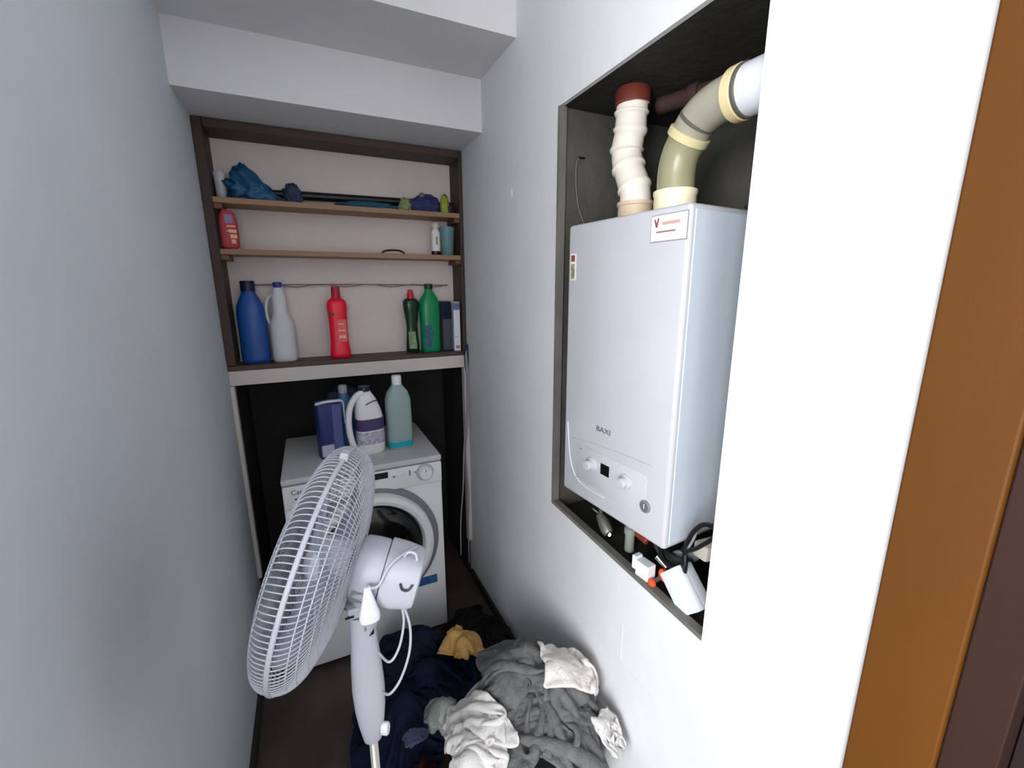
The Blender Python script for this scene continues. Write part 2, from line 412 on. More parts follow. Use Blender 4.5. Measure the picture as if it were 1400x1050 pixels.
# second board
t = thing('sponge_packet', 'pink and red packet standing at the left end of the second board', 'packet', (-.238, 1.999, S2), .2)
pk = mat('pink_packet', (176, 58, 66), .5, var=.15, scale=20)
b = nb(); lathe(b, [(.55, -.0), (.95, .01), (1, .04), (.98, .10), (.8, .125), (.5, .140)], 28, sx=.030, sy=.020, ex=4)
obj('body', b, pk, t, auto=50)
obj('window', bx(-.012, .014, -.0212, -.019, .092, .122, bev=.0005), mat('lilac_print', (134, 120, 160), .5), t)
b = nb()
for i, (x0, x1, z0, z1) in enumerate(((-.008, .020, .078, .084), (-.004, .022, .058, .070), (0, .022, .038, .052), (.002, .016, .020, .034), (-.010, .0, .062, .066))):
    b = nb(); box(b, x0, x1, -.0212, -.0185, z0, z1, bev=.0006)
    obj('print', b, mat('cream_print', (226, 178, 140), .5), t)
o = nb(); box(o, -.022, .020, -.012, .012, -.0, .002)
o.free()
t = thing('hair_clip', 'thin black curved band lying on the second board', 'clip', (.362, 2.0, S2))
b = nb(); tube(b, [(-.048, 0, .003), (-.03, 0, .012), (0, 0, .015), (.03, 0, .013), (.050, 0, .003)], .0032, 8, flat=1.6)
obj('band', b, blackp, t, smooth=True)
t = thing('spray_bottle', 'small white bottle with round pale cap and dark base on the second board', 'bottle', (.560, 2.02, S2))
b = nb(); lathe(b, [(.020, 0), (.021, .004), (.021, .018)], 24, sx=1, sy=.8); obj('base', b, blackp, t, auto=40)
b = nb(); lathe(b, [(.0205, .018), (.0205, .10), (.013, .112), (.008, .118)], 24, sx=1, sy=.8); obj('body', b, mat('white_bottle', (224, 220, 214), .4), t, auto=40)
b = nb(); lathe(b, [(.008, .112), (.015, .118), (.0205, .130), (.016, .140), (.008, .145)], 24); obj('cap', b, mat('cream_cap', (206, 200, 186), .5), t, auto=40)
obj('print', bx(-.0035, .0035, -.0175, -.0155, .045, .08), greyp, t)
b = nb(); lathe(b, [(.024, 0), (.027, .004), (.036, .125), (.034, .125), (.025, .007)], 28, cap=False)
o = obj('plastic_cup', b, mat('aqua_plastic', (108, 142, 150), .4, trans=.1), auto=40); o.location = (.618, 2.035, S2)
sm = nb(); sm.free()
tag(o, 'pale grey green plastic cup at the right end of the second board', 'cup')
# ------------------------------------------------------------------ washing machine
WX, WY = -.149, 1.6825
wm = thing('washing_machine', 'white front-loading washing machine standing in the alcove', 'washing machine', (WX, WY, 0))
b = bx(0, .60, 0, .50, .02, .822, bev=.008, seg=3); obj('body', b, washm, wm, auto=40)
b = bx(-.001, .601, -.004, .505, .826, .850, bev=.006, seg=3); obj('top_panel', b, mat('washer_top', (196, 196, 196), .4), wm, auto=40)
b = nb()
b = bx(.002, .598, -.010, .002, .735, .823, bev=.004, seg=3); fas = obj('control_panel', b, washm, wm, auto=40)
obj('display', bx(.312, .378, -.0125, -.0095, .792, .817, bev=.0006), blackg, fas)
for i, x in enumerate((.395, .415, .436)):
    obj('button', bx(x, x+.012, -.0125, -.0095, .788+.003*i, .794+.003*i, bev=.001), greyp if i == 0 else washm, fas)
obj('button', bx(.462, .468, -.0128, -.0095, .785, .808, bev=.0012), greyp, fas)
b = nb(); MK = frame((.527, -.010, .789), (1, 0, 0), (0, 0, 1), (0, -1, 0))
lathe(b, [(.036, 0), (.036, .004), (.034, .006)], 40, M=MK); obj('dial_ring', b, mat('light_grey_plastic', (180, 180, 184), .4), fas, auto=40)
b = nb(); lathe(b, [(.029, .005), (.027, .020), (.024, .023)], 40, M=MK); kn = obj('knob', b, washm, fas, auto=40)
obj('pointer', bx(.5255, .5285, -.0345, -.0325, .797, .810), greyp, fas)
obj('tick', bx(.482, .490, -.0125, -.0095, .795, .797), blackp, fas)
MT = frame((.062, -.0105, .799), (1, 0, .0), (0, 0, 1), (0, -1, 0))
text('Candy', .026, MT, mat('logo_ink', (24, 22, 44), .5), fas)
b = nb()
for i in range(4):
    b = nb(); box(b, .040+i*.011, .048+i*.011, -.0112, -.0095, .768, .776 + (.004 if i == 3 else 0))
    obj('print', b, mat('faded_ink', (84, 80, 108), .5), fas)
# door
DC = (.300, 0, .490)
def ringmesh(r0, r1, y0, y1, prof=None, seg=72):
    """annulus between r0 and r1 at DC, bulging from y0 to y1 (towards -y)"""
    b = nb(); pr = prof or [(r1, y0), (r1, y1*.6), (r1-.012, y1), (r0+.008, y1), (r0, y1*.5), (r0, y0)]
    t = bmesh.new(); rings = []
    for r, y in pr:
        rings.append([t.verts.new((DC[0]+r*math.cos(2*math.pi*i/seg), -y, DC[2]+r*math.sin(2*math.pi*i/seg))) for i in range(seg)])
    for a, c in list(zip(rings, rings[1:])):
        for i in range(seg): t.faces.new((a[i], a[(i+1) % seg], c[(i+1) % seg], c[i]))
    merge(b, t); return b
obj('door_surround', ringmesh(.225, .274, .0, .012), mat('door_grey', (120, 118, 126), .4), wm, auto=35)
dr = obj('door', ringmesh(.185, .248, .012, .052, prof=[(.248, 0), (.248, .03), (.242, .042), (.226, .050), (.210, .045), (.202, .030), (.199, .0)]), washm, wm, auto=35)
t_ = nb(); MG = frame((DC[0], -.004, DC[2]), (1, 0, 0), (0, 0, 1), (0, -1, 0))
lathe(t_, [(.201, 0), (.199, .022), (.184, .036), (.145, .046), (.08, .052), (.01, .054)], 64, M=MG)
obj('glass', t_, blackg, dr, auto=40)
b = nb(); tube(b, [(.455, -.016, .30), (.495, -.014, .318), (.53, -.012, .324)], lambda u: .011, 10, flat=.3)
b.free()
obj('sticker', bx(.450, .560, -.0016, 0, .252, .292), mat('blue_sticker', (54, 92, 146), .4, var=.3, scale=80), wm)
obj('plinth', bx(.01, .59, .004, .02, .03, .115, bev=.002), washm, wm)
b = nb()
for x in (.05, .55):
    for y in (.05, .45):
        b = nb(); lathe(b, [(.022, 0), (.022, .012), (.012, .014), (.012, .022)], 20, M=T(x, y, 0)); obj('foot', b, blackp, wm)

# ------------------------------------------------------------------ things on the washer
WT = .8505
t = thing('detergent_box', 'tall dark blue detergent pack with a white handle standing on the washer', 'box', (.034, 1.868, WT), .2)
b = nb(); lathe(b, [(.92, 0), (1, .006), (1.0, .20), (.96, .232), (.7, .238)], 32, sx=.046, sy=.036, ex=6); obj('body', b, mat('navy_pack', (36, 48, 108), .45, var=.1), t, auto=40)
obj('paper_label', bx(-.042, .006, -.0375, -.035, .012, .060, bev=.0006), mat('label_grey', (176, 176, 196), .5), t)
obj('side_print', bx(.008, .044, -.0376, -.035, .008, .225, bev=.0006), mat('purple_print', (76, 84, 140), .5), t)
b = nb(); tube(b, [(-.05, -.03, .235), (-.02, -.045, .243), (.02, -.047, .243), (.052, -.042, .235), (.056, -.038, .19), (.058, -.036, .14)], .0065, 8, n=4, flat=.5)
obj('handle', b, mat('translucent_white', (200, 204, 214), .3), t, smooth=True)
t = thing('softener_bottle', 'teal blue plastic pack between the navy pack and the white jug', 'bottle', (.104, 1.945, WT), 0)
b = nb(); lathe(b, [(.9, 0), (1, .006), (1.0, .15), (.95, .19), (.5, .23), (.34, .25)], 32, sx=.045, sy=.036, ex=3); obj('body', b, mat('teal_pack', (22, 96, 140), .35, var=.15, scale=12), t, auto=40)
b = nb(); lathe(b, [(.018, .246), (.018, .275), (.014, .280)], 20); obj('cap', b, mat('frosted_cap', (150, 158, 160), .4), t, auto=40)
jm = mat('jug_white', (228, 226, 228), .35)
t = thing('laundry_jug', 'white plastic jug with side handle and purple band on the washer', 'jug', (.192, 1.845, WT), .15)
b = nb(); lathe(b, [(.88, 0), (1, .010), (1.02, .06), (1.0, .15), (.92, .19), (.70, .235), (.46, .262), (.40, .272)], 40, sx=.056, sy=.044, ex=2.8, off=lambda z: (-.012*max(0, (z-.15)/.12), 0))
obj('body', b, jm, t, auto=50)
b = nb(); tube(b, [(-.020, -.012, .266), (-.050, -.012, .250), (-.077, -.012, .205), (-.086, -.012, .14), (-.082, -.012, .08), (-.070, -.012, .035), (-.046, -.012, .018)], .0125, 12)
obj('handle', b, jm, t, smooth=True)
b = nb(); lathe(b, [(.024, .268), (.024, .285), (.022, .288)], 24, M=T(-.012, 0, 0)); obj('cap', b, navy, t, auto=40)
b = nb(); lathe(b, [(1.025, .105), (1.02, .155)], 40, sx=.0565, sy=.0445, ex=2.8, cap=False); obj('purple_band', b, mat('purple_band', (66, 56, 104), .45), t, smooth=True)
b = nb(); lathe(b, [(1.03, .045), (1.028, .10)], 40, sx=.0562, sy=.0442, ex=2.8, cap=False); obj('paper_label', b, mat('label_lilac', (178, 172, 190), .5, var=.4, scale=70), t, smooth=True)
b = nb(); tube(b, [(-.02, -.043, .218), (.005, -.041, .228), (.030, -.034, .230)], .0022, 8, flat=.8); obj('spout_line', b, blackp, t, smooth=True)
t = thing('clear_bottle', 'clear bottle of aqua liquid with white cap on the right of the washer', 'bottle', (.316, 1.852, WT), .1)
cl = mat('clear_plastic', (176, 196, 196), .2, trans=.3, ior=1.2)
b = nb(); lathe(b, [(.90, 0), (1, .008), (1.0, .15), (.98, .215), (.80, .25), (.45, .275), (.36, .285)], 40, sx=.054, sy=.04, ex=3); obj('body', b, cl, t, auto=50)
b = nb(); lathe(b, [(.90, .001), (1.01, .010), (1.015, .034)], 40, sx=.054, sy=.04, ex=3); obj('liquid', b, mat('aqua_liquid', (30, 178, 190), .2, trans=.1, ior=1.3), t, auto=50)
b = nb(); lathe(b, [(.020, .282), (.020, .315), (.018, .32)], 28); obj('cap', b, whitep, t, auto=40)
t = thing('dark_bag', 'dark navy pouch behind the packs at the back of the washer', 'bag', (.10, 2.045, WT))
blob('body', (.11, .05, .165), mat('navy_bag', (22, 22, 44), .6), 21, .18, 2, parent=t)

# ------------------------------------------------------------------ cord at the right corner
t = thing('hanging_cord', 'grey twin cord hanging down the right corner beside the white casing', 'cord', (.66, 1.955, 0))
gc = mat('grey_cord', (150, 146, 150), .5)
b = nb(); tube(b, [(.010, 0, 1.24), (.004, -.01, 1.12), (0, -.012, .95), (-.02, -.012, .75), (-.030, -.01, .55), (-.045, 0, .36), (-.05, 0, .16)], .0035, 8)
obj('strand', b, gc, t, smooth=True)
b = nb(); tube(b, [(.012, .004, 1.24), (.012, -.006, 1.10), (.008, -.012, .92), (-.010, -.010, .74), (-.002, -.01, .50), (-.005, 0, .30), (-.006, 0, .10)], .0032, 8)
obj('strand', b, gc, t, smooth=True)
t = thing('blue_strap', 'dark blue looped strap hanging at the right end of the ledge', 'strap', (.668, 1.955, 1.14))
b = nb(); tube(b, [(-.006, 0, .115), (.006, 0, .13), (.010, 0, .10), (.008, 0, .04), (.0, 0, -.01), (-.006, 0, .03), (-.008, 0, .09), (-.006, 0, .115)], .0045, 8, flat=.5)
obj('loop', b, mat('blue_strap_m', (40, 48, 92), .6), t, smooth=True)

# ------------------------------------------------------------------ boiler in the niche
BF = Vector((.642, 1.022, .952)); BN = Vector((.675, .644, .952))
bw = (BF-BN).length; ey = (BF-BN).normalized(); ex_ = Vector((ey.y, -ey.x, 0))    # ex_ points into the niche
bl = thing('boiler', 'white wall-hung gas boiler set in the dark niche', 'boiler', BN)
bl.rotation_euler = (0, 0, math.atan2(ex_.y, ex_.x))
# local: x = depth into the niche, y = along the front (0 = near edge), z up
BH = .740
b = bx(0, .300, 0, bw, .0, BH, bev=.010, seg=4); obj('casing', b, enamel, bl, auto=40)
obj('side_panel', bx(.014, .301, -.0015, .004, .012, BH-.012, bev=.001), mat('side_enamel', (196, 204, 214), .3), bl)
# front-facing frame: u runs from the far edge to the near edge (left to right when seen), v up
def bfr(y, z, off=-.0006): return frame((off, y, z), (0, -1, 0), (0, 0, 1), (-1, 0, 0))
seam = mat('seam_grey', (176, 176, 184), .5)
b = nb()
tube(b, [(-.0004, .335, .168), (-.0004, .25, .178), (-.0004, .15, .185), (-.0004, .047, .188)], .0012, 6)
obj('upper_seam', b, seam, bl, smooth=True)
b = nb(); tube(b, [(-.0004, .362, .21), (-.0004, .350, .12), (-.0004, .330, .070), (-.0004, .29, .045), (-.0004, .20, .043)], .0014, 8)
obj('lower_seam', b, mat('seam_white', (214, 214, 220), .4), bl, smooth=True)
cp = obj('control_panel', bx(-.0018, .002, .062, .318, .056, .160, bev=.0016), enamel, bl, auto=40)
obj('display', bx(-.0030, -.0012, .184, .216, .106, .136, bev=.0006), blackg, cp)
for y in (.250, .125):
    b = nb(); MK = frame((-.0016, y, .120), (0, -1, 0), (0, 0, 1), (-1, 0, 0))
    lathe(b, [(.019, 0), (.018, .004), (.013, .006), (.0125, .020), (.011, .022)], 36, M=MK); k_ = obj('knob', b, enamel, cp, auto=40)
    obj('pointer', bx(-.0245, -.0225, y-.0012, y+.0012, .122, .131), seam, k_)
obj('indicator', bx(-.003, -.0012, .296, .301, .146, .151, bev=.001), greyp, cp)
b = nb(); lathe(b, [(.0150, 0), (.0150, .004), (.0135, .005)], 36, M=bfr(.060, .084)); g_ = obj('pressure_gauge', b, mat('gauge_grey', (120, 122, 124), .35), bl, auto=40)
b = nb(); lathe(b, [(.0115, .004), (.0115, .0054)], 36, M=bfr(.060, .084)); obj('gauge_face', b, mat('gauge_dark', (96, 98, 100), .3), g_)
obj('needle', bx(-.0066, -.0058, .0592, .0606, .080, .092), whitep, g_)
text('BAXI', .020, bfr(.214, .224), mat('logo_grey', (96, 94, 104), .5), bl, sx=1.25, depth=.0006)
obj('model_mark', bx(-.001, .0005, .165, .205, .024, .028), seam, bl)
# sticker with red mark
st = obj('sticker', bx(-.0012, .0, .004, .096, .672, .726, bev=.0003), mat('grey_border', (150, 140, 144), .5), bl)
obj('sticker_face', bx(-.0017, -.001, .006, .094, .6745, .7235), mat('pale_pink_label', (236, 224, 218), .5), st)
b = nb(); prism(b, [(-.008, .008), (-.003, -.008), (.001, -.008), (.005, .010), (.001, .010), (-.001, -.001), (-.004, .008)], .0006, M=bfr(.079, .709, -.0017))
obj('red_mark', b, mat('red_ink', (140, 66, 66), .5), st)
b = nb(); box(b, -.0022, -.0016, .022, .066, .7045, .711, bev=.0003)
obj('print', b, mat('rose_ink', (196, 150, 144), .5), st)
b = nb(); box(b, -.0022, -.0016, .032, .080, .690, .6935); obj('print', b, mat('brown_ink', (150, 110, 108), .5), st)
b = nb(); box(b, -.0022, -.0016, .020, .060, .681, .683); obj('print', b, mat('lilac_ink', (200, 190, 200), .5), st)
b = nb()
sk = obj('energy_sticker', bx(-.0010, .0, .344, .366, .600, .668), mat('off_white_label', (222, 218, 212), .5), bl)
b.free()
obj('red_print', bx(-.0016, -.0008, .348, .363, .648, .664), mat('red_ink', (0, 0, 0)), sk)
obj('olive_print', bx(-.0016, -.0008, .348, .363, .604, .642), mat('olive_ink', (140, 138, 104), .5, var=.5, scale=90), sk)

# ------------------------------------------------------------------ flue ducts on top of the boiler
DZ = .952+BH+.0005
d1 = thing('air_duct', 'cream segmented plastic duct rising from the boiler into the red pipe', 'duct', (.80, .952, DZ))
crm = mat('cream_plastic', (226, 206, 184), .5, var=.05)
lcr = mat('light_cream_duct', (232, 222, 210), .5)
b = nb(); lathe(b, [(.047, 0), (.047, .010), (.044, .012), (.044, .045), (.047, .048), (.047, .056)], 32); obj('collar', b, mat('beige_plastic', (206, 184, 158), .5), d1, auto=40)
path = smoothpath([(0, 0, .05), (.0, .006, .09), (0, .034, .145), (0, .046, .19), (0, .036, .235), (0, .034, .275), (0, .032, .296)], 10)
def rib(u, n=6, base=.040, a=.0035):
    ph = (u*n) % 1
    return base + (a if ph < .12 or ph > .9 else 0) - .002*ph
b = nb(); tube(b, [tuple(p) for p in path], lambda u: rib(u), 32, n=1); obj('segmented_pipe', b, lcr, d1, auto=50)
rp = thing('red_flue_pipe', 'rust red pipe stub coming through the niche ceiling', 'pipe', (.80, .984, DZ+.292))
b = nb(); lathe(b, [(.043, .0), (.044, .030), (.041, .034), (.041, NZ1-DZ-.292-.0005)], 32); obj('pipe', b, mat('rust_red', (104, 42, 30), .6, var=.2), rp, auto=40)

d2 = thing('exhaust_duct', 'olive grey exhaust bend rising from the boiler to a white elbow', 'duct', (.80, .815, DZ))
og = mat('olive_translucent', (150, 146, 116), .3, var=.08)
b = nb(); lathe(b, [(.047, 0), (.047, .046), (.049, .050), (.049, .058), (.045, .060)], 32); obj('collar', b, mat('ivory_plastic', (240, 228, 196), .4), d2, auto=40)
b = nb(); tube(b, [(0, 0, .050), (0, .001, .10), (0, -.008, .135), (0, -.028, .163)], .0415, 28); obj('lower_bend', b, og, d2, auto=50)
dr_ = Vector((0, -.62, .78)).normalized()
def ring(name, p, d, r, l, m):
    b = nb(); q = Vector((0, 0, 1)).rotation_difference(d).to_matrix().to_4x4(); q.translation = Vector(p)
    lathe(b, [(r*.96, -l/2), (r, -l/2+.002), (r, l/2-.002), (r*.96, l/2)], 32, M=q)
    return obj(name, b, m, d2, auto=40)
ring('joint_ring', (0, -.028, .166), dr_, .047, .018, mat('sealing_ring', (206, 196, 150), .5))
b = nb(); tube(b, [(0, -.024, .160), (0, -.046, .187), (0, -.076, .203), (0, -.114, .210), (0, -.150, .208)], .0415, 28); obj('upper_bend', b, mat('grey_translucent', (160, 156, 140), .3, var=.08), d2, auto=50)
ring('joint_ring', (0, -.050, .190), Vector((0, -.72, .69)), .0425, .010, mat('dark_seal', (92, 90, 80), .5))
ring('joint_ring', (0, -.152, .2075), Vector((0, -1, -.03)), .050, .022, mat('ivory_ring', (226, 206, 160), .4))
ring('joint_ring', (0, -.168, .207), Vector((0, -1, -.03)), .049, .010, mat('dark_seal', (92, 90, 80), .5))
b = nb(); tube(b, [(0, -.160, .207), (0, -.20, .206), (0, -.245, .205)], .046, 28); obj('white_pipe', b, whitep, d2, smooth=True)
b = nb(); tube(b, [(0, -.245, .205), (0, -.2855, .205)], .0495, 28, n=1); obj('white_sleeve', b, whitep, d2, auto=40)
t = thing('rusty_pipe', 'dark rusty pipe running along the niche ceiling behind the ducts', 'pipe', (.93, .80, 1.985))
b = nb(); tube(b, [(-.055, .17, .006), (0, .0, .004), (.03, -.12, 0), (.05, -.26, -.004)], .020, 18); obj('pipe', b, mat('dark_rust', (58, 36, 30), .8, var=.3), t, smooth=True)
b = nb(); lathe(b, [(.025, 0), (.026, .004), (.026, .020), (.025, .024)], 20, M=frame((-.03, .09, .005), (0, 0, 1), (.94, .3, 0), (.3, -.95, 0))); obj('coupling', b, MATS['dark_rust'], t, auto=40)
# faint wire and old mark on the far niche side, stub behind
t = thing('loose_wire', 'thin grey wire looping down the far side of the dark niche', 'wire', (.76, 1.147, 1.78))
b = nb(); tube(b, [(-.004, 0, .12), (-.02, -.003, .10), (-.02, -.003, .04), (-.008, -.003, -.02), (.012, -.003, -.06)], .0012, 6); obj('strand', b, greyp, t, smooth=True)
b = nb(); tube(b, [(-.012, -.002, .118), (.008, -.002, .119)], .0025, 6); obj('hook', b, blackp, t)
t = thing('wall_screw', 'small dark screw on the boiler top near its far front corner', 'screw', (.70, .70, DZ))
b = nb(); lathe(b, [(.003, 0), (.003, .012), (.006, .012), (.006, .016)], 12); obj('shank', b, blackp, t)
bpy.data.objects[t.name].location = (.90, .70, DZ); t['label'] = 'small dark screw standing on the boiler top beside the near side'

# ------------------------------------------------------------------ fittings below the boiler
UB = .951
valve = thing('shutoff_valve', 'grey cast valve body lying low under the far half of the boiler', 'valve', (.722, .915, .847))
gm = mat('cast_metal', (120, 120, 112), .45, metal=.6, var=.2)
b = nb(); tube(b, [(0, .03, .035), (0, .012, .022), (0, -.006, .006), (0, -.018, -.002)], lambda u: .010+.008*math.sin(u*2.6), 16, flat=.8); obj('body', b, gm, valve, smooth=True)
b = nb(); tube(b, [(0, .022, .034), (.0, .022, UB-.846)], .006, 12); obj('riser', b, gm, valve, smooth=True)
b = nb(); lathe(b, [(.010, 0), (.010, .006), (.006, .010)], 6, M=frame((0, -.022, -.002), (1, 0, 0), (0, 0, 1), (0, -1, 0))); obj('nut', b, chrome, valve)
b = nb(); tube(b, [(0, .034, .036), (-.008, .042, .044), (-.008, .052, .044)], .003, 8); obj('lever', b, gm, valve, smooth=True)
v2 = thing('pipe_connection', 'grey green pipe with red brown nut under the middle of the boiler', 'pipe', (.745, .835, .822))
b = nb(); lathe(b, [(.013, 0), (.013, .05), (.016, .052), (.016, .07), (.012, .072), (.012, UB-.822)], 20); obj('pipe', b, mat('grey_green_pvc', (128, 136, 128), .5), v2, auto=40)
b = nb(); tube(b, [(.012, 0, .06), (.012, -.03, .058), (.012, -.055, .056)], .011, 14); obj('nut', b, mat('red_brown_plastic', (124, 48, 34), .5), v2, smooth=True)
v3 = thing('gas_pipe', 'dark grey pipe and cast elbow running along under the boiler', 'pipe', (.75, .70, .865))
b = nb(); tube(b, [(.05, .16, .01), (.04, .09, .014), (0, 0, .016), (.01, -.06, .028)], .015, 14); obj('pipe', b, mat('dark_grey_pvc', (70, 70, 72), .5), v3, smooth=True)
b = nb(); tube(b, [(-.030, .006, .024), (-.028, -.010, .016), (-.026, -.024, .010)], lambda u: .0085-.004*u, 12); obj('silver_fitting', b, chrome, v3, smooth=True)
b = nb(); lathe(b, [(.011, 0), (.011, UB-.88)], 16, M=T(.03, .12, .015)); obj('riser', b, gm, v3)
t = thing('relay_box', 'small white plastic box with a step under the front of the boiler', 'box', (.700, .722, .833), .10)
b = nb(); box(b, -.014, .014, -.020, .020, -.004, .036, bev=.002); obj('body', b, whitep, t)
obj('side_tab', bx(-.012, .012, .0205, .034, .006, .042, bev=.002), whitep, t)
for i, (x, y, z, l) in enumerate(((.694, .692, .832, 'orange red round valve handle low beside the small white box'), (.728, .690, .846, 'orange oval valve handle nearer the leaning white box'))):
    t = thing('valve_handle', l, 'valve handle', (x, y, z), group='orange valve handles under the boiler')
    b = nb(); om = mat('orange_red_plastic' if i == 0 else 'orange_plastic', (238, 84, 34) if i == 0 else (226, 92, 30), .4)
    lathe(b, [(.007, -.006), (.010, -.004), (.010, .004), (.007, .006)] if i == 0 else [(.008, -.007), (.012, -.004), (.012, .004), (.008, .007)], 20, sx=1, sy=1.0 if i == 0 else 1.3, M=frame((0, 0, 0), (0, 1, 0), (0, 0, 1), (1, 0, 0)))
    obj('grip', b, om, t, auto=40)
    b = nb(); tube(b, [(.004, 0, 0), (.04, .004, .01), (.055, .01, .03)], .005, 10); obj('stem', b, gm, t, smooth=True)
t = thing('capped_connectors', 'two small round white pipe caps under the near corner of the boiler', 'cap', (.79, .69, .880))
for p, r, m_ in (((0, .01, -.008), .016, whitep), ((.016, -.020, .010), .014, mat('grey_cap', (168, 166, 166), .5))):
    b = nb(); lathe(b, [(r, 0), (r, .014), (r*.85, .018)], 20, M=frame(p, (0, -1, 0), (0, 0, 1), (-1, 0, 0))); c_ = obj('cap', b, m_, t, auto=40)
    b = nb(); tube(b, [(p[0], p[1], p[2]), (p[0]+.04, p[1]+.01, p[2]+.005)], r*.8, 12); obj('stub', b, gm, c_)
t = thing('power_unit', 'white plastic housing tilted on its corner at the near end of the niche sill', 'housing', (.712, .590, .842))
q = Matrix.Rotation(math.radians(-47), 4, 'X')
b = nb(); box(b, -.016, .0045, -.034, .034, -.017, .080, bev=.003, M=q); obj('front_shell', b, mat('housing_white', (222, 226, 234), .35), t, auto=40)
b = nb(); box(b, .005, .030, -.034, .034, -.016, .079, bev=.003, M=q); bs = obj('rear_shell', b, mat('housing_grey', (176, 178, 184), .4), t, auto=40)
for i in range(4):
    b = nb(); box(b, .009+i*.005, .0115+i*.005, -.026, .026, .0785, .0798, M=q); obj('vent', b, greyp, bs)
t = thing('beige_cover', 'beige plastic trough below the near side of the boiler behind the black cable', 'cover', (.795, .60, .93))
b = nb(); box(b, -.062, .12, -.020, .018, .010, .046, bev=.006, M=Matrix.Rotation(math.radians(4), 4, 'Y')); obj('body', b, mat('beige_cover', (176, 172, 158), .5), t, auto=40)
t = thing('black_cable', 'black cable bundle looping below the near side of the boiler', 'cable', (.716, .608, .93))
b = nb(); tube(b, [(.02, .06, -.07), (.0, .016, -.045), (-.004, .006, -.01), (0, .012, .035), (0, .0, .075), (0, -.022, .108), (0, -.045, .120), (0, -.072, .118), (.01, -.090, .108)], .0055, 10); obj('strand', b, blackp, t, smooth=True)
b = nb(); tube(b, [(-.002, .012, -.02), (-.002, .010, .022), (0, -.018, .052), (0, -.040, .078), (0, -.060, .100), (.01, -.092, .116)], .0048, 10); obj('strand', b, blackp, t, smooth=True)
b = nb(); tube(b, [(.0, .010, .028), (.004, -.002, .062), (.006, -.012, .096), (.004, -.036, .112)], .003, 8); obj('strand', b, greyp, t, smooth=True)
b = nb(); tube(b, [(-.002, .012, -.012), (-.004, .04, -.03), (.0, .075, -.03), (.012, .10, -.01)], .0065, 10); obj('strand', b, blackp, t, smooth=True)

# ------------------------------------------------------------------ pedestal fan
FX, FYY = .038, .756
fan = thing('pedestal_fan', 'white pedestal fan with mesh guard, turned to the left wall', 'fan', (FX, FYY, 0))
a_ = Vector((-.8996, .3274, .2890)).normalized(); s_ = Vector((math.sin(math.radians(20)), math.cos(math.radians(20)), 0))
u_ = a_.cross(s_).normalized()
if u_.z < 0: u_ = -u_
s_ = u_.cross(a_).normalized()
HM = frame(Vector((-.019, .779, 1.056))-Vector((FX, FYY, 0)), s_, u_, a_)      # head: x side, y up, z forward
def head_pt(x, y, z): return tuple((HM @ Vector((x, y, z))))
back = [(.205, 0), (.203, -.010), (.195, -.024), (.176, -.038), (.140, -.050), (.100, -.058), (.055, -.062)]
front = [(.205, .0), (.202, .018), (.190, .032), (.160, .044), (.115, .052), (.075, .055), (.040, .056)]
def guard(prof, rings, wires, twist, name, rw=.00115):
    b = nb(); P = smoothpath([(r, z, 0) for r, z in prof], 3)
    for k in range(wires):
        a0 = 2*math.pi*k/wires
        pts = []
        for i, p in enumerate(P):
            a1 = a0 + twist*(1-p.x/.205)
            pts.append((p.x*math.cos(a1), p.x*math.sin(a1), p.y))
        tube(b, pts, rw, 4, n=1, cap=False)
    for rr in rings:
        z = np.interp(-rr, [-p.x for p in P], [p.y for p in P])
        tube(b, [(rr*math.cos(2*math.pi*i/72), rr*math.sin(2*math.pi*i/72), z) for i in range(72)], .0012, 5, closed=True)
    b.transform(HM); return b
gb = obj('back_guard', guard(back, [.06, .085, .105, .125, .145, .165, .185, .196], 132, .25, 'b'), fanw, fan, smooth=True)
gf = obj('front_guard', guard(front, [.04, .07, .10, .13, .16, .185], 132, -.35, 'f'), fanw, fan, smooth=True)
b = nb(); lathe(b, [(.036, .055), (.040, .0575), (.036, .061), (.01, .062)], 36, M=HM); obj('badge', b, fanw, gf, auto=40)
b = nb()
t = bmesh.new(); rr = [(.2040, -.0040), (.2070, -.0035), (.2078, 0), (.2070, .0035), (.2040, .0040)]; rings = []
for r, z in rr: rings.append([t.verts.new((r*math.cos(2*math.pi*i/96), r*math.sin(2*math.pi*i/96), z)) for i in range(96)])
for x, y in list(zip(rings, rings[1:]))+[(rings[-1], rings[0])]:
    for i in range(96): t.faces.new((x[i], x[(i+1) % 96], y[(i+1) % 96], y[i]))
merge(b, t); b.transform(HM); obj('guard_rim', b, fanw, fan, smooth=True)
for an in (-93, 87):
    b = nb(); q = HM @ Matrix.Rotation(math.radians(an), 4, 'Z'); box(b, .200, .217, -.009, .009, -.007, .007, bev=.002, M=q); obj('rim_clip', b, fanw, fan)
# blades
hub = nb(); lathe(hub, [(.040, -.052), (.042, -.040), (.040, .010), (.026, .024), (.004, .028)], 40, M=HM); hb = obj('blade_hub', hub, bladem, fan, auto=40)
def blade(an):
    t = bmesh.new(); N, Mm = 14, 12; g = []
    for i in range(N+1):
        r = .034 + (.178-.034)*i/N; row = []
        hw = math.radians(37+26*math.sin(min(1, i/N*1.25)*math.pi*.55)) * (1 if i < N-2 else (.93 if i == N-2 else (.80 if i == N-1 else .55)))
        sk = math.radians(20)*(i/N)
        for j in range(Mm+1):
            s = j/Mm*2-1; a = sk + s*hw*.82
            row.append(t.verts.new((r*math.cos(a), r*math.sin(a), -.014 + s*.034*(1-.20*i/N) - .006*(1-s*s)))) 
        g.append(row)
    for i in range(N):
        for j in range(Mm): t.faces.new((g[i][j], g[i+1][j], g[i+1][j+1], g[i][j+1]))
    bmesh.ops.solidify(t, geom=t.faces[:], thickness=.0018)
    t.transform(HM @ Matrix.Rotation(math.radians(an), 4, 'Z')); return t
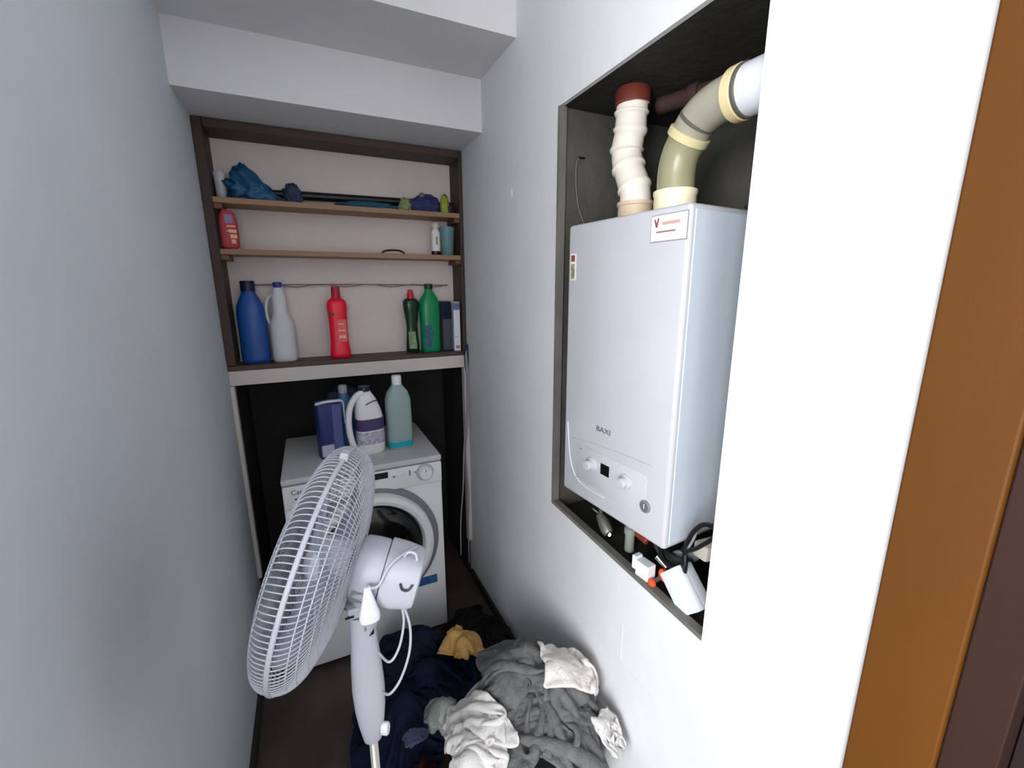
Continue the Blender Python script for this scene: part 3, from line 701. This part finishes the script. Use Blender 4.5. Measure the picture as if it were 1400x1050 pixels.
for an in (-100, 20, 140): obj('blade', blade(an), bladem, fan, smooth=True)
# motor housing
b = nb(); lathe(b, [(.030, -.052), (.046, -.060), (.052, -.070), (.053, -.090), (.0525, -.108), (.051, -.112)], 48, ex=2.6, M=HM); obj('motor_housing', b, fanw, fan, auto=40)
b = nb(); lathe(b, [(.049, -.113), (.0535, -.115), (.0525, -.142), (.049, -.168), (.046, -.177), (.041, -.180)], 48, ex=3.2, M=HM); rc = obj('rear_cover', b, fanw, fan, auto=40)
b = nb()
tube(b, [(.0505, .020, -.168), (.0525, .010, -.163), (.0535, .010, -.153), (.0530, .020, -.147)], .0022, 8, M=HM)
obj('screw_slot', b, mat('slot_dark', (60, 60, 66), .5), rc, smooth=True)
b = nb(); prism(b, [(-.022, -.018), (.016, -.018), (.014, .012), (-.020, .014)], .0016, M=HM @ frame((.0475, -.024, -.090), (0, 0, -1), (.34, .94, 0), (.94, -.34, 0)))
obj('rating_label', b, mat('label_dark_grey', (136, 136, 144), .5), fan)
b = nb(); tube(b, [(.02, .046, -.166), (.02, .060, -.160), (.02, .061, -.147), (.02, .048, -.140)], .0026, 8, M=HM); obj('cord_loop', b, fanw, rc, smooth=True)
# plug resting on the neck, prongs down
PB = Vector(head_pt(.066, -.026, -.106))
b = nb(); lathe(b, [(.014, -.026), (.0155, -.022), (.0145, -.010), (.010, .010), (.006, .030), (.0045, .040)], 24, sx=1.15, sy=.7, ex=2.6, M=T(*PB)); pg = obj('plug', b, whitep, fan, auto=40)
for dx in (-.009, .009):
    b = nb(); tube(b, [PB+Vector((dx, 0, -.024)), PB+Vector((dx*.95, 0, -.044))], .0021, 8); obj('prong', b, mat('prong_metal', (198, 204, 208), .3, metal=.6), pg, smooth=True)
p0 = PB+Vector((0, 0, .038))
b = nb(); tube(b, [p0, Vector(head_pt(.060, .014, -.112)), Vector(head_pt(.050, .044, -.120)), Vector(head_pt(.03, .058, -.135)), Vector(head_pt(-.01, .056, -.16))], .0026, 8)
rb = Vector(head_pt(.02, -.048, -.160))
tube(b, [rb, rb+Vector((.002, -.002, -.035)), rb+Vector((-.010, -.004, -.085)), rb+Vector((-.030, -.005, -.108)), Vector((.020, -.01, .856))], .0024, 8)
tube(b, [rb+Vector((.002, 0, .004)), rb+Vector((.012, -.004, -.045)), rb+Vector((.008, -.006, -.10)), rb+Vector((-.012, -.008, -.152)), rb+Vector((-.034, -.006, -.178)), Vector((.022, -.012, .762))], .0024, 8)
obj('power_cord', b, fanw, fan, smooth=True)
# neck joint, column, knob, pole, base
NZ = .945
b = nb(); box(b, -.026, .026, -.018, .018, NZ-.004, NZ+.020, bev=.006); nj = obj('neck_bracket', b, fanw, fan, auto=40)
b = nb(); tube(b, [(0, 0, NZ+.01), tuple(Vector(head_pt(0, -.05, -.085)))], .018, 18); obj('tilt_joint', b, fanw, fan, smooth=True)
obj('slot', bx(-.030, -.014, -.0192, -.017, NZ+.002, NZ+.007, bev=.001), blackp, nj)
b = nb(); lathe(b, [(.0225, .0), (.0235, -.02), (.0245, -.06), (.0285, -.12), (.0305, -.17), (.0285, -.215), (.0245, -.25), (.0205, -.275), (.0175, -.292), (.012, -.300)], 36, sx=1, sy=.85, ex=2.5, M=T(0, 0, NZ-.006)); col = obj('column', b, fanw, fan, auto=40)
b = nb(); prism(b, [(0, 0), (.009, .003), (.010, .014)], .0012, M=frame((.008, -.0205, NZ-.045), (1, 0, 0), (0, 0, 1), (0, -1, 0))); obj('notch', b, blackp, col)
b = nb(); lathe(b, [(.010, 0), (.0105, .010), (.009, .013)], 24, sx=1, sy=1.4, M=frame((.012, -.012, .672), (.3, 0, 1), (0, 0, 1), (1, -.55, 0)).normalized() if False else frame((.018, -.012, .672), (.45, .80, .0), (0, 0, 1), (.87, -.48, 0))); obj('clamp_knob', b, whitep, fan, auto=40)
b = nb(); tube(b, [(0, 0, .03), (0, 0, .655)], .0085, 18, n=1); obj('pole', b, mat('pole_metal', (188, 186, 176), .3, metal=.3), fan, smooth=True)
b = nb(); lathe(b, [(.185, 0), (.19, .006), (.185, .012), (.12, .022), (.04, .034), (.022, .060), (.014, .075)], 56); obj('base', b, fanw, fan, auto=40)

# ------------------------------------------------------------------ laundry
def rumple(size, n, start, rot, ellips, seed, steps=120, gather=.55, amp=.012, walls=(), floor=.003, fr=.5, bend=.25, self_r=.011, basket=None, over=(), gsteps=.7):
    """lay a square sheet over the rounded heap, gather it inwards so that it rumples, let it settle; returns grid points"""
    rng = np.random.RandomState(seed)
    nx, ny = n; dx, dy = size[0]/(nx-1), size[1]/(ny-1)
    gx, gy = np.meshgrid((np.arange(nx)-(nx-1)/2)*dx*gather, (np.arange(ny)-(ny-1)/2)*dy*gather, indexing='ij')
    gz = np.zeros_like(gx)
    for k in range(14):
        th = rng.uniform(0, math.pi*2); fq = rng.uniform(14, 60); ph = rng.uniform(0, 6.3)
        gz += amp*rng.uniform(.3, 1)*np.sin(fq*(gx*math.cos(th)+gy*math.sin(th))+ph)
    c, s = math.cos(rot), math.sin(rot)
    P = np.stack([start[0]+c*gx-s*gy, start[1]+s*gx+c*gy, start[2]+gz], -1).reshape(-1, 3)
    Q = P.copy(); Nv = len(P)
    I, J = np.meshgrid(np.arange(nx), np.arange(ny), indexing='ij')
    def con(di, dj, L, k):
        ok = (I+di < nx) & (J+dj < ny) & (J+dj >= 0)
        a = (I*ny+J)[ok]; b = ((I+di)*ny+(J+dj))[ok]
        st = max(abs(di), abs(dj))
        key = ((I//st) % 2 if di else (J//st) % 2)[ok]
        return [(a[key == q], b[key == q], L, k) for q in (0, 1)]
    dg = math.hypot(dx, dy)
    CON = con(1, 0, dx, 1)+con(0, 1, dy, 1)+con(1, 1, dg, .5)+con(1, -1, dg, .5)+con(2, 0, 2*dx, -bend)+con(0, 2, 2*dy, -bend)+con(4, 0, 4*dx, -bend*.35)+con(0, 4, 4*dy, -bend*.35)
    gi, gj = I.ravel(), J.ravel()
    gn = int(steps*gsteps)
    HM_ = None
    if over:
        cs = .008; HM_ = np.full((160, 220), -1.0)
        for A_ in over:
            ix = np.clip(((A_[:, 0]+.35)/cs).astype(int), 0, 159); iy = np.clip((A_[:, 1]/cs).astype(int), 0, 219)
            np.maximum.at(HM_, (ix, iy), A_[:, 2])
        for _ in range(2):
            Hn = HM_.copy()
            for sx_, sy_ in ((1, 0), (-1, 0), (0, 1), (0, -1)):
                Hn = np.maximum(Hn, np.roll(np.roll(HM_, sx_, 0), sy_, 1)-.004)
            HM_ = Hn
    for it in range(steps):
        V = (P-Q)*.94; Q = P.copy()
        P = P + V + np.array([0, 0, -9.8*(1/60)**2*.5])
        g = min(1, gather+(1-gather)*it/gn)
        for itr in range(4):
            for a, b, L, k in CON:
                L = L*g
                d = P[b]-P[a]; l = np.sqrt((d*d).sum(1))+1e-9
                f = (l-L)/l
                f = np.where(l < L, f, 0)*(-k) if k < 0 else f*k
                cr = d*(.5*f)[:, None]; P[a] += cr; P[b] -= cr
            if itr == 3 and self_r:
                cell = np.floor(P/self_r).astype(np.int64)+1000
                key = (cell[:, 0]*4096+cell[:, 1])*4096+cell[:, 2]
                order = np.argsort(key, kind='stable'); sk = key[order]
                mv = np.zeros_like(P); cnt = np.zeros(Nv)
                for ox in (-1, 0, 1):
                    for oy in (-1, 0, 1):
                        for oz in (-1, 0, 1):
                            kk = key + (ox*4096+oy)*4096+oz
                            p0 = np.searchsorted(sk, kk)
                            for e in (0, 1):
                                q = np.minimum(p0+e, Nv-1); hit = sk[q] == kk
                                j = order[q]; hit &= (np.abs(gi-gi[j])+np.abs(gj-gj[j])) > 3
                                ii = np.nonzero(hit)[0]; jj = j[ii]
                                d = P[ii]-P[jj]; l = np.sqrt((d*d).sum(1))+1e-9
                                w_ = l < self_r; ii = ii[w_]; d = d[w_]; l = l[w_]
                                np.add.at(mv, ii, d/l[:, None]*((self_r-l)*.5)[:, None]); np.add.at(cnt, ii, 1)
                P += mv/np.maximum(cnt, 1)[:, None]
            hit = np.zeros(Nv, bool)
            for ec, er in ellips:
                ec = np.array(ec); er = np.array(er)
                q = (P-ec)/er; l = np.sqrt((q*q).sum(1)); h = l < 1
                if h.any(): P[h] = ec + q[h]/l[h][:, None]*er; hit |= h
            h = P[:, 2] < floor; P[h, 2] = floor; hit |= h
            if HM_ is not None:
                ix = np.clip(((P[:, 0]+.35)/cs).astype(int), 0, 159); iy = np.clip((P[:, 1]/cs).astype(int), 0, 219)
                hz = HM_[ix, iy] + .0065; h = (P[:, 2] < hz) & (P[:, 2] > hz-.13); P[h, 2] = hz[h]; hit |= h
            if basket:
                bx_, by_, ra, rb2 = basket
                q = (P[:, :2]-np.array([bx_, by_]))/np.array([ra, rb2]); th = np.arctan2(q[:, 1], q[:, 0])
                l = np.sqrt((q*q).sum(1))/(1+.13*np.sin(3*th+seed)+.09*np.sin(5*th+seed*2.3)+.05*np.sin(9*th+seed)); h = l > 1
                if h.any(): P[h, :2] = np.array([bx_, by_]) + q[h]/l[h][:, None]*np.array([ra, rb2])
            for ax, sg, v in walls:
                h = (P[:, ax]-v)*sg > 0; P[h, ax] = v
        P[hit] = P[hit]*(1-fr) + Q[hit]*fr
    return P, nx, ny
def garment(name, m, size, n, start, rot, ellips, seed, bumps=None, thick=.004, **k):
    """bumps: (cx, cy, cz, spread_x, spread_y, count) adds uneven lumps under the sheet"""
    E_ = list(ellips)
    if bumps:
        rs = np.random.RandomState(seed+50); cx, cy, cz, sx, sy, cnt = bumps
        for _ in range(cnt):
            a = rs.uniform(0, 6.28); r = rs.uniform(.15, 1)
            E_.append(((cx+r*sx*math.cos(a), cy+r*sy*math.sin(a), cz), (rs.uniform(.3, .5)*sx, rs.uniform(.3, .5)*sx, rs.uniform(.35, .75)*sx)))
    P, nx, ny = rumple(size, n, start, rot, E_, seed, walls=[(0, 1, RX-.005)] + list(k.pop('walls', [])), **k)
    me = bpy.data.meshes.new(name)
    me.from_pydata([tuple(map(float, p)) for p in P], [], [(a*ny+b_, (a+1)*ny+b_, (a+1)*ny+b_+1, a*ny+b_+1) for a in range(nx-1) for b_ in range(ny-1)])
    o = link(name, me, None, m, True)
    sd = o.modifiers.new('thickness', 'SOLIDIFY'); sd.thickness = thick; sd.offset = 0
    ss = o.modifiers.new('smooth', 'SUBSURF'); ss.levels = 1; ss.render_levels = 1
    HEAPS[name] = P
    return o
HEAPS = {}
fabric = lambda n, rgb, v=.12: mat(n, rgb, .95, var=v, scale=60, bump=.35, bscale=220, spec=.2)
BX, BY = .447, .862
bk = thing('laundry_basket', 'round grey plastic laundry basket overflowing with clothes by the right wall', 'basket', (BX, BY, 0))
b = nb(); lathe(b, [(.150, .001), (.165, .02), (.200, .30), (.206, .325), (.199, .325), (.193, .30), (.158, .022), (.145, .012)], 56, cap=False)
t = bmesh.new(); ring_ = [t.verts.new((.155*math.cos(2*math.pi*i/56), .155*math.sin(2*math.pi*i/56), .012)) for i in range(56)]; t.faces.new(ring_); merge(b, t)
obj('tub', b, mat('basket_grey', (150, 150, 152), .5), bk, auto=40)
b = nb(); tube(b, [(.206*math.cos(2*math.pi*i/64), .206*math.sin(2*math.pi*i/64), .327) for i in range(64)], .007, 8, closed=True)
obj('rim', b, mat('basket_rim', (176, 176, 178), .45), bk, smooth=True)
RIM = ((BX, BY, .292), (.232, .232, .120))
grey = fabric('grey_wool', (104, 104, 104), .2)
o = garment('grey_sweater', grey, (.86, .98), (98, 116), (.472, .880, .60), .4, [((.490, .89, .16), (.25, .34, .28)), RIM], 4,
            bumps=(.485, .90, .405, .14, .20, 9), steps=110, gather=.54, basket=(.468, .880, .218, .285), fr=.93, amp=.006, bend=.35)
tag(o, 'rumpled grey knitted garment heaped over the top of the laundry basket', 'clothes')
wc = fabric('white_cotton', (214, 211, 208), .04)
o = garment('white_sheet', wc, (.42, .62), (58, 86), (.278, .845, .60), .1, [((BX, .86, .19), (.225, .245, .235)), RIM], 7,
            bumps=(.30, .82, .40, .06, .10, 4), steps=120, gather=.60, fr=.92, amp=.004, bend=.3, basket=(.276, .830, .100, .27), over=[HEAPS['grey_sweater']])
tag(o, 'white crumpled cotton sheet bulging over the left side of the laundry basket', 'clothes')
o = garment('white_towel', fabric('white_cloth', (222, 216, 212), .04), (.29, .27), (48, 44), (.585, .870, .60), .5, [((.590, .870, .44), (.035, .03, .05))], 9,
            steps=90, gather=.60, basket=(.577, .878, .096, .105), fr=.93, amp=.004, bend=.3, self_r=.008, thick=.003, over=[HEAPS['grey_sweater']])
tag(o, 'small white cloth crumpled on the grey garment against the right wall', 'clothes')
o = garment('white_shirt', wc, (.16, .32), (28, 54), (.622, .745, .52), .35, [((BX, .87, .17), (.225, .245, .21)), RIM], 12,
            steps=100, gather=.56, fr=.93, amp=.004, bend=.3, thick=.003, basket=(.617, .745, .042, .115), over=[HEAPS['grey_sweater']])
tag(o, 'white garment bunched at the basket rim nearest the right wall', 'clothes')
o = garment('black_garment', fabric('black_cotton', (24, 22, 24), .3), (.56, .84), (60, 90), (.515, 1.42, .26), .0, [((.52, 1.42, .0), (.15, .29, .12))], 17,
            bumps=(.52, 1.40, .09, .09, .18, 7), steps=100, gather=.52, basket=(.520, 1.42, .150, .30), fr=.92, amp=.006, bend=.35, walls=[(1, 1, 1.66)])
tag(o, 'black clothes piled on the floor against the right wall behind the yellow cloth', 'clothes')
nv = fabric('navy_cotton', (20, 29, 50), .3)
o = garment('navy_garment', nv, (.78, .98), (84, 104), (.20, 1.34, .40), .2, [((.20, 1.34, .0), (.21, .32, .20))], 15,
            bumps=(.21, 1.33, .17, .14, .22, 9), steps=110, gather=.55, basket=(.205, 1.34, .215, .315), fr=.92, amp=.008, bend=.35, walls=[(1, 1, 1.665)], over=[HEAPS['black_garment']])
tag(o, 'dark navy heap of clothes on the floor in front of the washing machine', 'clothes')
o = garment('mustard_cloth', fabric('mustard_cotton', (196, 156, 94), .06), (.36, .28), (56, 44), (.405, 1.315, .44), -.25, [((.36, 1.28, .0), (.22, .24, .25)), ((.405, 1.32, .05), (.12, .11, .215))], 29,
            bumps=(.405, 1.315, .27, .06, .05, 4), steps=90, gather=.60, basket=(.405, 1.315, .105, .085), fr=.93, amp=.004, bend=.3, self_r=.009, over=[HEAPS['navy_garment'], HEAPS['black_garment']])
tag(o, 'mustard yellow cloth lying on the dark clothes behind the basket', 'clothes')
o = garment('maroon_garment', fabric('maroon_cotton', (58, 26, 26), .3), (.26, .38), (36, 52), (.185, .985, .30), .1, [((.185, .985, .0), (.07, .12, .15))], 23,
            bumps=(.185, .985, .13, .035, .07, 4), steps=90, gather=.55, basket=(.182, .985, .060, .115), fr=.92, amp=.006, bend=.3)
tag(o, 'dark maroon garment on the floor between the fan pole and the basket', 'clothes')
o = garment('clear_plastic_bag', mat('grey_film', (140, 150, 142), .3, var=.2, scale=20, trans=.15), (.22, .24), (42, 44), (.250, 1.035, .44), .4, [((.250, 1.035, .15), (.075, .075, .19))], 31,
            bumps=(.250, 1.035, .28, .035, .035, 2), steps=90, gather=.5, basket=(.250, 1.035, .052, .062), fr=.92, amp=.003, bend=.3, self_r=.007, thick=.0015)
tag(o, 'small grey green plastic bag caught between the white sheet and the navy heap', 'bag')
o = garment('blue_grey_scrap', fabric('blue_grey', (84, 92, 116), .1), (.14, .09), (34, 24), (.172, 1.06, .30), .7, [((.172, 1.06, .0), (.15, .15, .23))], 33,
            steps=70, gather=.55, basket=(.172, 1.06, .042, .026), fr=.92, amp=.003, bend=.3, self_r=.005, thick=.002, over=[HEAPS['navy_garment']])
tag(o, 'small blue grey scrap of cloth on the navy heap left of the clear bag', 'cloth')
